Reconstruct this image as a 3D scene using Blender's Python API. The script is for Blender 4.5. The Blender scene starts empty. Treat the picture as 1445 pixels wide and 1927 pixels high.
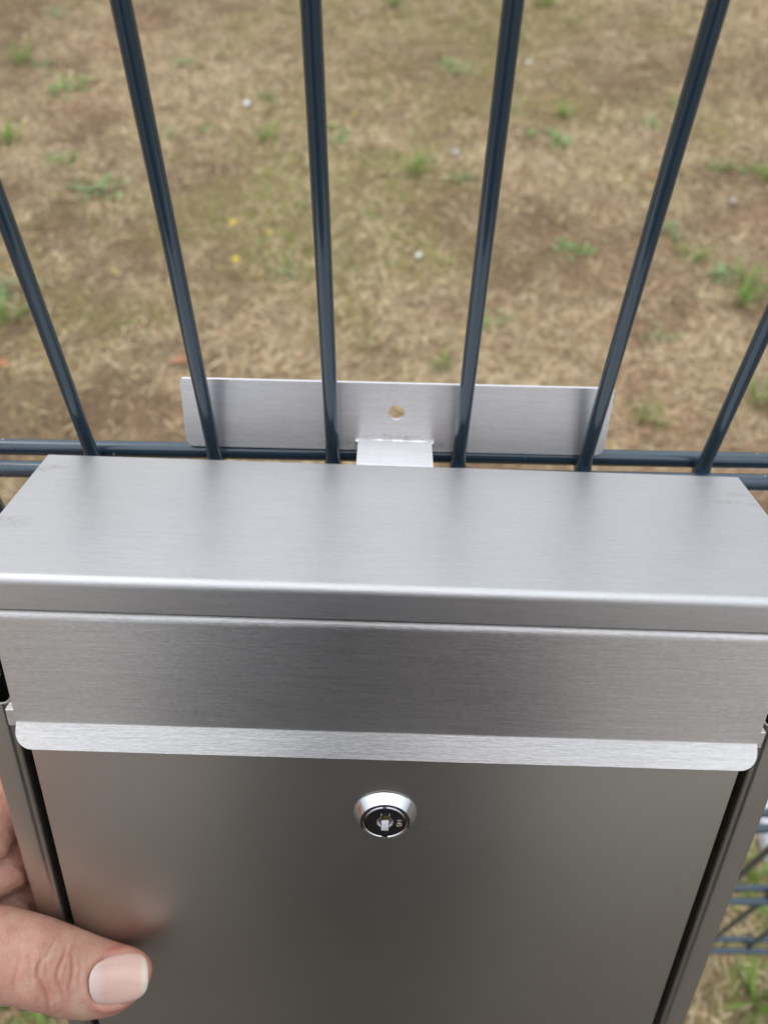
import bpy, bmesh, math, random
import numpy as np
from mathutils import Matrix, Vector

random.seed(7); RNG = np.random.default_rng(11)
SC = bpy.context.scene
COL = SC.collection
MM = 0.001

# ------------------------------------------------------------------ camera
cam_d = bpy.data.cameras.new('camera')
cam = bpy.data.objects.new('camera', cam_d); COL.objects.link(cam)
cam_d.sensor_fit = 'HORIZONTAL'; cam_d.sensor_width = 36.0
cam_d.lens = 1570.0/1445*36
cam_d.clip_start = 0.01; cam_d.clip_end = 500
CR = (0.99983212, 0.012493, 0.01340368)
CD = (0.01817305, -0.7695317, -0.63834999)
CF = (0.00233965, 0.63848641, -0.76962954)
CP = (0.018929, -0.233877, 0.251313)
cam.matrix_world = Matrix(((CR[0], -CD[0], -CF[0], CP[0]), (CR[1], -CD[1], -CF[1], CP[1]),
                           (CR[2], -CD[2], -CF[2], CP[2]), (0, 0, 0, 1)))
cam_d.dof.use_dof = True
cam_d.dof.focus_distance = 0.268
cam_d.dof.aperture_fstop = cam_d.lens/2.7
SC.camera = cam

# ------------------------------------------------------------------ sky, sun, exposure
W = bpy.data.worlds.new('World'); SC.world = W; W.use_nodes = True
wn, wl = W.node_tree.nodes, W.node_tree.links
bg = wn['Background']; bg.inputs['Strength'].default_value = 0.10
sky = wn.new('ShaderNodeTexSky'); sky.sky_type = 'NISHITA'; sky.sun_disc = False
SUN_EL, SUN_ROT = math.radians(55), math.radians(-60)
sky.sun_elevation = SUN_EL; sky.sun_rotation = SUN_ROT
sky.air_density = 1.0; sky.dust_density = 3.0
# cloud layer that covers the sky: the overcast law, zenith three times as bright as the horizon
wtc = wn.new('ShaderNodeTexCoord'); wsep = wn.new('ShaderNodeSeparateXYZ'); wl.new(wtc.outputs['Generated'], wsep.inputs[0])
wm = wn.new('ShaderNodeMath'); wm.operation = 'MULTIPLY_ADD'; wm.use_clamp = False
wcl = wn.new('ShaderNodeMath'); wcl.operation = 'MAXIMUM'; wl.new(wsep.outputs[2], wcl.inputs[0]); wcl.inputs[1].default_value = 0.0
wl.new(wcl.outputs[0], wm.inputs[0]); wm.inputs[1].default_value = 2.9; wm.inputs[2].default_value = 1.0
wc = wn.new('ShaderNodeMixRGB'); wc.blend_type = 'MULTIPLY'; wc.inputs[0].default_value = 1
wc.inputs[1].default_value = (5.8, 6.2, 6.8, 1); wl.new(wm.outputs[0], wc.inputs[2])
mixw = wn.new('ShaderNodeMixRGB'); mixw.inputs[0].default_value = 0.85
wl.new(wc.outputs[0], mixw.inputs[2])
wl.new(sky.outputs[0], mixw.inputs[1]); wl.new(mixw.outputs[0], bg.inputs[0])
sun_d = bpy.data.lights.new('sun', 'SUN'); sun_d.energy = 0.5; sun_d.angle = math.radians(25)
sun_d.color = (1.0, 0.93, 0.84)
sun = bpy.data.objects.new('sun', sun_d); COL.objects.link(sun)
sdir = Vector((math.sin(SUN_ROT)*math.cos(SUN_EL), math.cos(SUN_ROT)*math.cos(SUN_EL), math.sin(SUN_EL)))
sun.rotation_euler = sdir.to_track_quat('Z', 'Y').to_euler(); sun.location = (0, 0, 3)
SC.view_settings.view_transform = 'Standard'; SC.view_settings.look = 'None'
SC.view_settings.exposure = 0.0; SC.view_settings.gamma = 1.0; SC.view_settings.use_curve_mapping = False
SC.render.engine = 'CYCLES'
SC.cycles.use_denoising = True
SC.cycles.max_bounces = 8

# ------------------------------------------------------------------ helpers
def tag(o, label=None, cat=None, group=None, kind=None):
    if label: o['label'] = label
    if cat: o['category'] = cat
    if group: o['group'] = group
    if kind: o['kind'] = kind
    return o

def empty(name, loc=(0, 0, 0), parent=None):
    o = bpy.data.objects.new(name, None); o.empty_display_size = 0.05
    COL.objects.link(o); o.location = loc
    if parent: o.parent = parent
    return o

def obj(name, verts, faces, mat, parent=None, smooth=True, sharp=35):
    me = bpy.data.meshes.new(name)
    me.from_pydata([tuple(v) for v in verts], [], [tuple(f) for f in faces])
    me.update()
    if smooth:
        me.polygons.foreach_set('use_smooth', [True]*len(me.polygons))
        if sharp: me.set_sharp_from_angle(angle=math.radians(sharp))
    if mat: me.materials.append(mat)
    o = bpy.data.objects.new(name, me); COL.objects.link(o)
    if parent: o.parent = parent
    return o

def fast_mesh(name, V, F, mat, smooth=True):
    """V (n,3), F (m,k) numpy arrays"""
    me = bpy.data.meshes.new(name)
    n, (m, k) = len(V), F.shape
    me.vertices.add(n); me.vertices.foreach_set('co', np.asarray(V, np.float32).ravel())
    me.loops.add(m*k); me.loops.foreach_set('vertex_index', F.astype(np.int32).ravel())
    me.polygons.add(m); me.polygons.foreach_set('loop_start', np.arange(0, m*k, k, dtype=np.int32))
    me.polygons.foreach_set('use_smooth', np.ones(m, bool) if smooth else np.zeros(m, bool))
    me.update(calc_edges=True); me.validate()
    if mat: me.materials.append(mat)
    return me

def from_bm(name, bm, mat, parent=None, sharp=35):
    me = bpy.data.meshes.new(name); bm.normal_update(); bm.to_mesh(me); bm.free()
    me.polygons.foreach_set('use_smooth', [True]*len(me.polygons))
    if sharp: me.set_sharp_from_angle(angle=math.radians(sharp))
    if mat: me.materials.append(mat)
    o = bpy.data.objects.new(name, me); COL.objects.link(o)
    if parent: o.parent = parent
    return o

def bevel_box(lo, hi, r=0.0005, seg=2):
    bm = bmesh.new()
    bmesh.ops.create_cube(bm, size=1)
    lo, hi = Vector(lo), Vector(hi); c = (lo+hi)/2; d = hi-lo
    for v in bm.verts: v.co = Vector((v.co.x*d.x, v.co.y*d.y, v.co.z*d.z)) + c
    if r: bmesh.ops.bevel(bm, geom=bm.edges[:], offset=r, segments=seg, affect='EDGES', profile=0.5)
    return bm

def tube(path, radii, seg=16, caps=True, squash=None):
    """loft of circles along a 3D path; returns verts, faces"""
    P = [np.array(p, float) for p in path]; n = len(P); V = []; F = []
    up = None
    for i in range(n):
        t = P[min(i+1, n-1)]-P[max(i-1, 0)]; t /= np.linalg.norm(t)
        if up is None:
            up = np.array([0, 0, 1.0]) if abs(t[2]) < .9 else np.array([1.0, 0, 0])
        a = np.cross(t, up); a /= np.linalg.norm(a); b = np.cross(a, t); up = b
        for k in range(seg):
            w = 2*math.pi*k/seg
            V.append(P[i]+radii[i]*(math.cos(w)*a+math.sin(w)*b))
    for i in range(n-1):
        for k in range(seg):
            k2 = (k+1) % seg
            F.append((i*seg+k, i*seg+k2, (i+1)*seg+k2, (i+1)*seg+k))
    if caps:
        F.append(tuple(range(seg))[::-1]); F.append(tuple((n-1)*seg+k for k in range(seg)))
    return V, F

def lathe(prof, centre, seg=64, axis='v'):
    """prof: list of (radius, height); turned about the +Y axis of the local frame"""
    V = []; F = []; c = centre
    for r, h in prof:
        for k in range(seg):
            w = 2*math.pi*k/seg
            V.append((c[0]+r*math.cos(w), c[1]+h, c[2]+r*math.sin(w)))
    for i in range(len(prof)-1):
        for k in range(seg):
            k2 = (k+1) % seg
            F.append((i*seg+k, (i+1)*seg+k, (i+1)*seg+k2, i*seg+k2))
    return V, F

def vnoise(x, y, seed, freq):
    """smooth value noise on numpy arrays"""
    r = np.random.default_rng(seed); G = r.random((256, 256))
    u, v = np.asarray(x)*freq+100.3, np.asarray(y)*freq+57.7
    i, j = np.floor(u).astype(int), np.floor(v).astype(int); a, b = u-i, v-j
    a = a*a*(3-2*a); b = b*b*(3-2*b); i0, j0, i1, j1 = i % 256, j % 256, (i+1) % 256, (j+1) % 256
    return (G[i0, j0]*(1-a)+G[i1, j0]*a)*(1-b)+(G[i0, j1]*(1-a)+G[i1, j1]*a)*b

# ------------------------------------------------------------------ materials
class NT:
    def __init__(s, name):
        s.m = bpy.data.materials.new(name); s.m.use_nodes = True
        s.n, s.l = s.m.node_tree.nodes, s.m.node_tree.links
        s.b = s.n['Principled BSDF']
    def new(s, t, **kw):
        x = s.n.new('ShaderNode'+t)
        for k, v in kw.items(): setattr(x, k, v)
        return x
    def link(s, a, b): s.l.new(a, b)
    def set(s, **kw):
        for k, v in kw.items(): s.b.inputs[k.replace('_', ' ')].default_value = v
    def coord(s, scale, out='Object', rot=(0, 0, 0), loc=(0, 0, 0)):
        tc = s.new('TexCoord'); mp = s.new('Mapping')
        mp.inputs['Scale'].default_value = scale; mp.inputs['Rotation'].default_value = rot
        mp.inputs['Location'].default_value = loc
        s.link(tc.outputs[out], mp.inputs[0]); return mp.outputs[0]
    def noise(s, vec, scale=1, detail=3, rough=0.5):
        t = s.new('TexNoise'); t.inputs['Scale'].default_value = scale
        t.inputs['Detail'].default_value = detail; t.inputs['Roughness'].default_value = rough
        if vec is not None: s.link(vec, t.inputs['Vector'])
        return t.outputs['Fac']
    def ramp(s, fac, stops):
        r = s.new('ValToRGB'); e = r.color_ramp.elements
        while len(e) < len(stops): e.new(0.5)
        for k, (p, c) in enumerate(stops):
            e[k].position = p; e[k].color = (*c, 1) if len(c) == 3 else c
        s.link(fac, r.inputs[0]); return r.outputs[0]
    def mix(s, fac, a, b, typ='MIX'):
        m = s.new('MixRGB', blend_type=typ)
        for k, x in enumerate((fac, a, b)):
            if isinstance(x, (int, float)): m.inputs[k].default_value = x if k == 0 else (x, x, x, 1)
            elif isinstance(x, tuple): m.inputs[k].default_value = (*x, 1)
            else: s.link(x, m.inputs[k])
        return m.outputs[0]
    def math(s, op, a, b=0.0, clamp=False):
        m = s.new('Math', operation=op); m.use_clamp = clamp
        for k, x in enumerate((a, b)):
            if isinstance(x, (int, float)): m.inputs[k].default_value = x
            else: s.link(x, m.inputs[k])
        return m.outputs[0]
    def bump(s, h, strength, dist, prev=None):
        b = s.new('Bump'); b.inputs['Strength'].default_value = strength; b.inputs['Distance'].default_value = dist
        s.link(h, b.inputs['Height'])
        if prev is not None: s.link(prev, b.inputs['Normal'])
        s.link(b.outputs[0], s.b.inputs['Normal']); return b.outputs[0]
    def dots(s, vec, scale, thr, keep):
        """sparse small specks: 1 inside a speck"""
        v = s.new('TexVoronoi'); v.inputs['Scale'].default_value = scale; s.link(vec, v.inputs['Vector'])
        d = s.math('LESS_THAN', v.outputs['Distance'], thr)
        sep = s.new('SeparateColor'); s.link(v.outputs['Color'], sep.inputs[0])
        return s.math('MULTIPLY', d, s.math('LESS_THAN', sep.outputs[0], keep))

def steel(name, col=(0.62, 0.605, 0.585), rough=0.30, aniso=0.75, grain=0.10, specks=0.0, stain=(), axes='XY', stain_col=(0.30, 0.25, 0.16), streak=0.05):
    t = NT(name)
    t.set(Metallic=1.0)
    t.b.inputs['Anisotropic'].default_value = aniso
    ax = t.new('CombineXYZ'); ax.inputs[0].default_value = 1.0
    vt = t.new('VectorTransform', vector_type='VECTOR', convert_from='OBJECT', convert_to='WORLD')
    t.link(ax.outputs[0], vt.inputs[0])
    geo = t.new('NewGeometry'); cr = t.new('VectorMath', operation='CROSS_PRODUCT')
    t.link(geo.outputs['Normal'], cr.inputs[0]); t.link(vt.outputs[0], cr.inputs[1])
    t.link(cr.outputs[0], t.b.inputs['Tangent'])
    fine = t.noise(t.coord((90, 3200, 3200)), 1, 3, 0.6)      # long brush lines
    mid = t.noise(t.coord((40, 800, 800)), 1, 2, 0.6)
    gr = t.noise(t.coord((420, 1300, 1300)), 1, 2, 0.6)       # short grain
    line = t.math('ADD', t.math('MULTIPLY', fine, 0.5), t.math('MULTIPLY', gr, 0.5))
    soft = t.noise(t.coord((14, 14, 14)), 1, 3, 0.5)
    v = t.math('ADD', t.math('MULTIPLY', t.math('SUBTRACT', line, 0.5), streak*4),
               t.math('MULTIPLY', t.math('SUBTRACT', mid, 0.5), streak*1.2))
    v = t.math('ADD', t.math('ADD', v, 1.0), t.math('MULTIPLY', t.math('SUBTRACT', soft, 0.5), 0.05))
    base = t.mix(1.0, col, v, 'MULTIPLY')
    rr = t.math('ADD', t.math('MULTIPLY', t.math('SUBTRACT', line, 0.5), 0.12),
                t.math('ADD', t.math('MULTIPLY', t.math('SUBTRACT', soft, 0.5), 0.08), rough))
    if specks:
        d = t.dots(t.coord((1, 1, 1)), 170, 0.045, specks)
        base = t.mix(d, base, (0.55, 0.53, 0.49))
        rr = t.math('MAXIMUM', rr, t.math('MULTIPLY', d, 0.6))
        t.link(t.math('SUBTRACT', 1.0, t.math('MULTIPLY', d, 0.7)), t.b.inputs['Metallic'])
    if stain:                                               # brownish finger smears near the lid corners
        tc = t.new('TexCoord'); tot = None
        for (sx, sy, rx, ry) in stain:
            mp = t.new('Mapping'); xz = axes == 'XZ'
            mp.inputs['Location'].default_value = (-sx/rx, 0 if xz else -sy/ry, -sy/ry if xz else 0)
            mp.inputs['Scale'].default_value = (1/rx, 0 if xz else 1/ry, 1/ry if xz else 0)
            t.link(tc.outputs['Object'], mp.inputs[0])
            ln = t.new('VectorMath', operation='LENGTH'); t.link(mp.outputs[0], ln.inputs[0])
            g = t.math('SUBTRACT', 1.0, ln.outputs['Value'], True)
            tot = g if tot is None else t.math('MAXIMUM', tot, g)
        br = t.noise(t.coord((700, 700, 700)), 1, 3, 0.7)
        msk = t.math('MULTIPLY', tot, t.math('MULTIPLY', t.math('SUBTRACT', br, 0.35, True), 3.2), True)
        base = t.mix(t.math('MULTIPLY', msk, 0.55), base, stain_col)
    t.link(base, t.b.inputs['Base Color']); t.link(rr, t.b.inputs['Roughness'])
    t.bump(line, grain, 0.0002)
    return t.m

M_LID = steel('brushed_steel_lid', col=(0.55, 0.535, 0.52), rough=0.46, aniso=0.5, grain=0.2, streak=0.10,
    stain=((-0.127, -0.010, 0.008, 0.003), (-0.1305, -0.0125, 0.004, 0.002), (0.127, -0.014, 0.010, 0.0020), (0.122, -0.020, 0.0065, 0.002), (0.131, -0.022, 0.004, 0.0018), (-0.129, -0.05, 0.012, 0.005)))
M_FLAP = steel('brushed_steel_flap', col=(0.63, 0.603, 0.574), rough=0.36, aniso=0.91, grain=0.5, streak=0.19)
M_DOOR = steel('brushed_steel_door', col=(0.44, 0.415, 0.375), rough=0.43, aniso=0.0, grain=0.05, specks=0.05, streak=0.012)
M_BODY = steel('brushed_steel_body', col=(0.47, 0.445, 0.405), rough=0.35, aniso=0.3, grain=0.05, specks=0.05, streak=0.012)
M_PLATE = steel('brushed_steel_bracket', col=(0.76, 0.735, 0.725), rough=0.45, aniso=0.88, grain=0.22, streak=0.11, axes='XZ', stain_col=(0.22, 0.19, 0.17),
    stain=((-0.0185, 0.0005, 0.0035, 0.003), (0.019, 0.0005, 0.0035, 0.003), (0.0, 0.0035, 0.017, 0.0015)))

def simple(name, col, rough=0.5, metal=0.0, **kw):
    t = NT(name); t.set(Base_Color=(*col, 1), Roughness=rough, Metallic=metal)
    for k, v in kw.items(): t.b.inputs[k.replace('_', ' ')].default_value = v
    return t
def chrome_mat():
    t = simple('chrome', (0.78, 0.78, 0.79), 0.06, 1.0)
    t.bump(t.noise(t.coord((900, 900, 900)), 1, 2), 0.02, 0.0001); return t.m
M_CHROME = chrome_mat()
def plug_mat():
    t = simple('lock_plug_nickel', (0.46, 0.43, 0.44), 0.16, 1.0)
    t.bump(t.noise(t.coord((1500, 1500, 1500)), 1, 2), 0.03, 0.0001); return t.m
M_PLUG = plug_mat()
M_SATIN = simple('satin_nickel', (0.72, 0.71, 0.70), 0.35, 1.0).m
M_GLINT = simple('white_slot_glint', (0.78, 0.79, 0.80), 0.25).m  # white stands in for the sky's glint on the slot wall
M_BRASS = simple('brass_wafer', (0.62, 0.46, 0.2), 0.3, 1.0).m
M_ENGR = simple('engraving', (0.62, 0.50, 0.42), 0.6, 0.2).m
M_DARK = simple('gap_shade_black', (0.006, 0.006, 0.006), 0.7).m  # near-black stands in for shade in the flap recess and key slot
def weld_mat():
    t = simple('weld_metal', (0.82, 0.81, 0.80), 0.42, 1.0)
    n = t.noise(t.coord((180, 300, 300)), 1, 2)
    t.link(t.ramp(n, [(0.3, (0.62, 0.59, 0.56)), (0.5, (0.82, 0.81, 0.80))]), t.b.inputs['Base Color'])
    t.bump(n, 0.25, 0.0004); return t.m
M_WELD = weld_mat()
def heat_mat():
    t = simple('weld_heat_tint', (0.3, 0.27, 0.24), 0.45, 0.9); return t.m

def fence_mat():
    t = NT('anthracite_powder_coat')
    n = t.noise(t.coord((60, 60, 60)), 1, 3)
    base = t.ramp(n, [(0.3, (0.013, 0.032, 0.050)), (0.7, (0.018, 0.040, 0.060))])
    d = t.dots(t.coord((1, 1, 0.35), 'Object'), 260, 0.13, 0.09)
    base = t.mix(d, base, (0.35, 0.38, 0.40))
    # fine scuffs
    sc = t.noise(t.coord((1500, 1500, 90)), 1, 2, 0.7)
    pt = t.noise(t.coord((18, 18, 18)), 1, 2)
    m = t.math('MULTIPLY', t.math('GREATER_THAN', sc, 0.65), t.math('GREATER_THAN', pt, 0.60))
    base = t.mix(t.math('MULTIPLY', m, 0.35), base, (0.20, 0.23, 0.25))
    t.link(base, t.b.inputs['Base Color'])
    t.set(Roughness=0.26); t.b.inputs['Specular IOR Level'].default_value = 0.5; t.b.inputs['Specular Tint'].default_value = (0.86, 0.95, 1.0, 1)
    t.b.inputs['Coat Weight'].default_value = 0.75; t.b.inputs['Coat Roughness'].default_value = 0.12
    t.bump(t.noise(t.coord((350, 350, 120)), 1, 2), 0.10, 0.0005)
    return t.m
M_FENCE = fence_mat()

def ground_mat():
    t = NT('dry_lawn_soil')
    big = t.noise(t.coord((1, 1, 1)), 1.3, 4, 0.6)
    mid = t.noise(t.coord((1, 1, 1), loc=(3, 7, 1)), 7, 5, 0.65)
    fine = t.noise(t.coord((1, 1, 1), loc=(9, 2, 0)), 90, 5, 0.7)
    c1 = t.ramp(mid, [(0.28, (0.10, 0.066, 0.040)), (0.45, (0.20, 0.145, 0.090)), (0.62, (0.31, 0.24, 0.155)), (0.8, (0.36, 0.29, 0.19))])
    c2 = t.ramp(big, [(0.35, (0.20, 0.17, 0.085)), (0.55, (0.26, 0.20, 0.125)), (0.7, (0.27, 0.175, 0.115))])
    c = t.mix(0.3, c1, c2)
    at = t.new('Attribute', attribute_name='tint'); c = t.mix(0.65, c, at.outputs['Color'])
    f = t.ramp(fine, [(0.25, (0.45, 0.42, 0.40)), (0.5, (0.95, 0.95, 0.95)), (0.75, (1.45, 1.42, 1.35))])
    c = t.mix(1.0, c, f, 'MULTIPLY')
    t.link(c, t.b.inputs['Base Color']); t.set(Roughness=0.95); t.b.inputs['Specular IOR Level'].default_value = 0.15
    h = t.math('ADD', t.math('MULTIPLY', mid, 0.3), fine)
    t.bump(h, 0.8, 0.012)
    return t.m
M_GROUND = ground_mat()

def tint_mat(name, rough=0.7, transl=0.0):
    t = NT(name); a = t.new('Attribute', attribute_name='tint')
    t.link(a.outputs['Color'], t.b.inputs['Base Color'])
    t.set(Roughness=rough); t.b.inputs['Specular IOR Level'].default_value = 0.25
    if transl:
        tr = t.new('BsdfTranslucent'); t.link(a.outputs['Color'], tr.inputs[0])
        mx = t.new('MixShader'); mx.inputs[0].default_value = transl
        t.link(t.b.outputs[0], mx.inputs[1]); t.link(tr.outputs[0], mx.inputs[2])
        t.link(mx.outputs[0], t.n['Material Output'].inputs[0])
    return t.m
M_BLADE = tint_mat('dry_grass_blade', 0.7, 0.2)
M_WEED = tint_mat('weed_leaf', 0.5, 0.25)

def skin_mat():
    t = NT('skin')
    n1 = t.noise(t.coord((55, 55, 55)), 1, 4, 0.6); n2 = t.noise(t.coord((260, 260, 260)), 1, 3, 0.6)
    c = t.ramp(n1, [(0.3, (0.50, 0.235, 0.165)), (0.5, (0.60, 0.31, 0.225)), (0.7, (0.65, 0.375, 0.265))])
    c = t.mix(0.35, c, t.ramp(n2, [(0.3, (0.47, 0.20, 0.15)), (0.6, (0.61, 0.36, 0.26))]))
    at = t.new('Attribute', attribute_name='flush')
    c = t.mix(t.math('MULTIPLY', at.outputs['Fac'], 0.85, True), c, (0.50, 0.165, 0.125))
    at2 = t.new('Attribute', attribute_name='pale')
    c = t.mix(t.math('MULTIPLY', at2.outputs['Fac'], 0.7, True), c, (0.66, 0.46, 0.32))
    t.link(c, t.b.inputs['Base Color'])
    t.set(Roughness=0.46)
    t.b.inputs['Subsurface Weight'].default_value = 0.25
    t.b.inputs['Subsurface Radius'].default_value = (1.0, 0.35, 0.2)
    t.b.inputs['Subsurface Scale'].default_value = 0.003
    v = t.new('TexVoronoi'); v.inputs['Scale'].default_value = 1.0
    t.link(t.coord((1100, 1100, 1100)), v.inputs['Vector'])
    k = t.noise(t.coord((1500, 420, 420)), 1, 3, 0.6)
    b = t.bump(k, 0.38, 0.0005); t.bump(v.outputs['Distance'], 0.28, 0.0004, b)
    return t.m
M_SKIN = skin_mat()
def cloth(name, col):
    t = simple(name, col, 0.9); w = t.noise(t.coord((300, 300, 300)), 1, 2)
    t.bump(w, 0.2, 0.001); return t.m
M_SHIRT = cloth('dark_grey_cotton', (0.032, 0.032, 0.036))
M_JEANS = cloth('dark_taupe_trousers', (0.24, 0.215, 0.18))
M_SHOE = cloth('black_leather', (0.015, 0.015, 0.015))
M_HAIR = cloth('brown_hair', (0.05, 0.03, 0.018))
M_EYE = simple('eye_white', (0.7, 0.68, 0.65), 0.2).m

# ------------------------------------------------------------------ ground
GZ = -0.880
def relief(x, y):
    return (0.020*(vnoise(x, y, 1, 2.3)-.5) + 0.012*(vnoise(x, y, 2, 7)-.5) + 0.008*(vnoise(x, y, 3, 19)-.5))
def axis_coords(lo, hi, step, far):
    mid = np.arange(lo, hi+1e-6, step); g = []
    s, x = step, hi
    while x < far: s *= 1.35; x += s; g.append(x)
    g2 = []; s, x = step, lo
    while x > -far: s *= 1.35; x -= s; g2.append(x)
    return np.array(g2[::-1]+list(mid)+g)
gx, gy = axis_coords(-2.0, 2.0, 0.02, 90), axis_coords(-0.8, 3.8, 0.02, 90)
X, Y = np.meshgrid(gx, gy); fade = np.clip(1-(np.hypot(X, Y-1.4)-4)/4, 0, 1)
Z = GZ + relief(X, Y)*fade
nx, ny = len(gx), len(gy)
idx = np.arange(nx*ny).reshape(ny, nx)
F = np.stack([idx[:-1, :-1], idx[:-1, 1:], idx[1:, 1:], idx[1:, :-1]], -1).reshape(-1, 4)
me = fast_mesh('ground', np.stack([X, Y, Z], -1).reshape(-1, 3), F, M_GROUND)
GROUND_ME = me
g = bpy.data.objects.new('ground', me); COL.objects.link(g)
tag(g, 'dry brown lawn with bare soil and matted straw beyond the fence', 'ground', kind='structure')
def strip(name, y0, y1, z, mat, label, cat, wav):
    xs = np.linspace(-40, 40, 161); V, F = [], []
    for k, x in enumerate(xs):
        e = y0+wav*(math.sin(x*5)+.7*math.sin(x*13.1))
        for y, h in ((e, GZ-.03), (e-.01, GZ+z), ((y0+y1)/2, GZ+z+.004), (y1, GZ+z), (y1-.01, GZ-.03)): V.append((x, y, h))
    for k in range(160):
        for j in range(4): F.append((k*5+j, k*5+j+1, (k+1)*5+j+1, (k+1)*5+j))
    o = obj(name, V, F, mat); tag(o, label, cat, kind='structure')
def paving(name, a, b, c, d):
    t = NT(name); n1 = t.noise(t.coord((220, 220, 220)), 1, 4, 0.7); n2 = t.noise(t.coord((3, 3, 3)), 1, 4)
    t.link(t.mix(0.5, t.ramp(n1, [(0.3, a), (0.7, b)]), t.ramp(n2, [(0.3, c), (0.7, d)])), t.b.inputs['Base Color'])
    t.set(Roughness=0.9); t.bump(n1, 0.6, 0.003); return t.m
strip('path', -0.30, -2.78, .020, paving('dark_strip_asphalt', (0.07, 0.056, 0.042), (0.17, 0.14, 0.108), (0.09, 0.074, 0.057), (0.14, 0.118, 0.09)), 'added unseen dark strip on the near side for the door reflection', 'path', .02)  # dark strip added out of view so the door mirrors something dark
strip('added_pale_strip', -2.8, -6.5, .015, paving('pale_strip_concrete', (0.32, 0.30, 0.27), (0.48, 0.46, 0.43), (0.34, 0.32, 0.29), (0.44, 0.42, 0.39)), 'added unseen pale strip beyond the dark one for the flap reflection', 'added_pale_strip', 0)  # pale strip added out of view to lighten the flap ends by reflection
def gz(x, y): return GZ + float(relief(np.array([x]), np.array([y]))[0])

def set_tint(me, cols):
    a = me.color_attributes.new('tint', 'FLOAT_COLOR', 'POINT')
    c = np.ones((len(me.vertices), 4), np.float32); c[:, :3] = cols
    a.data.foreach_set('color', c.ravel())

PATCH = lambda x, y: (vnoise(x, y, 41, 2.2)*.35+vnoise(x, y, 42, 6.5)*.35+vnoise(x, y, 43, 17)*.3-.13*np.exp(-((x+.60)/.32)**2-((y-1.08)/.25)**2), vnoise(x, y, 44, 1.4)*.5+vnoise(x, y, 45, 5)*.3+vnoise(x, y, 46, 15)*.2)
def lawn_blades(n):
    """straw blades lying in the turf, one mesh"""
    x = RNG.uniform(-1.75, 1.75, n); y = RNG.uniform(-0.30, 3.45, n)
    keep = np.abs(x) < 0.80+0.36*np.maximum(y, 0); x, y = x[keep], y[keep]
    dry, grn = PATCH(x, y)
    keep = RNG.random(len(x)) < np.clip(0.12+2.6*(dry-0.36), 0.10, 1); x, y, dry, grn = x[keep], y[keep], dry[keep], grn[keep]; n = len(x)
    L = RNG.uniform(0.010, 0.036, n)*np.where(RNG.random(n) < .08, 1.8, 1); w = RNG.uniform(0.0008, 0.0020, n)
    az = RNG.uniform(0, 2*np.pi, n); el = np.abs(RNG.normal(0.15, 0.28, n)); bend = RNG.normal(-0.35, 0.5, n)
    z0 = GZ+relief(x, y)
    d = np.stack([np.cos(az), np.sin(az)], -1); s = np.stack([-d[:, 1], d[:, 0]], -1)
    V = np.zeros((n, 6, 3), np.float32)
    for k, f in enumerate((0.0, 0.55, 1.0)):
        r = L*f; e = el+bend*f
        px, py = x+d[:, 0]*r*np.cos(el), y+d[:, 1]*r*np.cos(el)
        pz = z0+0.003+np.maximum(r*np.sin(e), -0.002+RNG.uniform(0, .003, n))
        ww = w*(1.0, 0.85, 0.25)[k]
        for j, sg in enumerate((-1, 1)):
            V[:, k*2+j, 0] = px+sg*s[:, 0]*ww; V[:, k*2+j, 1] = py+sg*s[:, 1]*ww; V[:, k*2+j, 2] = pz
    b = (np.arange(n)*6)[:, None]
    F = np.concatenate([b+np.array([0, 1, 3, 2]), b+np.array([2, 3, 5, 4])], 0)
    me = fast_mesh('dry_grass', V.reshape(-1, 3), F, M_BLADE)
    pal = np.array([(0.62, 0.495, 0.31), (0.525, 0.395, 0.23), (0.385, 0.268, 0.145), (0.18, 0.115, 0.064), (0.34, 0.28, 0.10), (0.23, 0.27, 0.07), (0.47, 0.285, 0.165)])
    p = np.stack([0.10+1.5*np.clip(dry-.42, 0, 1), 0.26+0*x, 0.24+0*x, 0.08+1.4*np.clip(.50-dry, 0, 1), 0.02+1.5*np.clip(grn-.46, 0, 1), 2.2*np.clip(grn-.58, 0, 1), 0.02+1.3*np.clip(.44-grn, 0, 1)], -1)
    p /= p.sum(1, keepdims=True); c = p.cumsum(1); u = RNG.random(n)[:, None]
    k = (u > c).sum(1).clip(0, 6)
    cl = vnoise(x, y, 51, 45)*.6+vnoise(x, y, 52, 110)*.4
    col = pal[k]*RNG.uniform(0.82, 1.18, (n, 1))*np.clip(0.70+0.62*cl, .6, 1.4)[:, None]
    set_tint(me, np.repeat(col, 6, 0))
    o = bpy.data.objects.new('dry_grass', me); COL.objects.link(o)
    tag(o, 'matted dry straw and short brown grass covering the lawn', 'grass', kind='stuff')
lawn_blades(330000)
def soil_tint():
    x, y = X.ravel(), Y.ravel(); dry, grn = PATCH(x, y)
    lo, hi, ol, rd = NCOL((0.18, 0.112, 0.062), (0.48, 0.36, 0.21), (0.30, 0.24, 0.09), (0.36, 0.21, 0.12))
    f = np.clip((dry-.34)/.3, 0, 1)[:, None]; c = lo*(1-f)+hi*f
    g = np.clip((grn-.48)/.2, 0, 1)[:, None]*.6; c = c*(1-g)+ol*g
    r = np.clip((.45-grn)/.2, 0, 1)[:, None]*.6; c = c*(1-r)+rd*r
    k = np.clip((np.hypot(x, y-1.4)-2.2)/1.6, 0, 1)[:, None]; c = c*(1-k)+c[(np.abs(x) < 1.5) & (y > 0) & (y < 3)].mean(0)*k
    set_tint(GROUND_ME, c)
def NCOL(*a): return [np.array(q) for q in a]
soil_tint()

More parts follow.
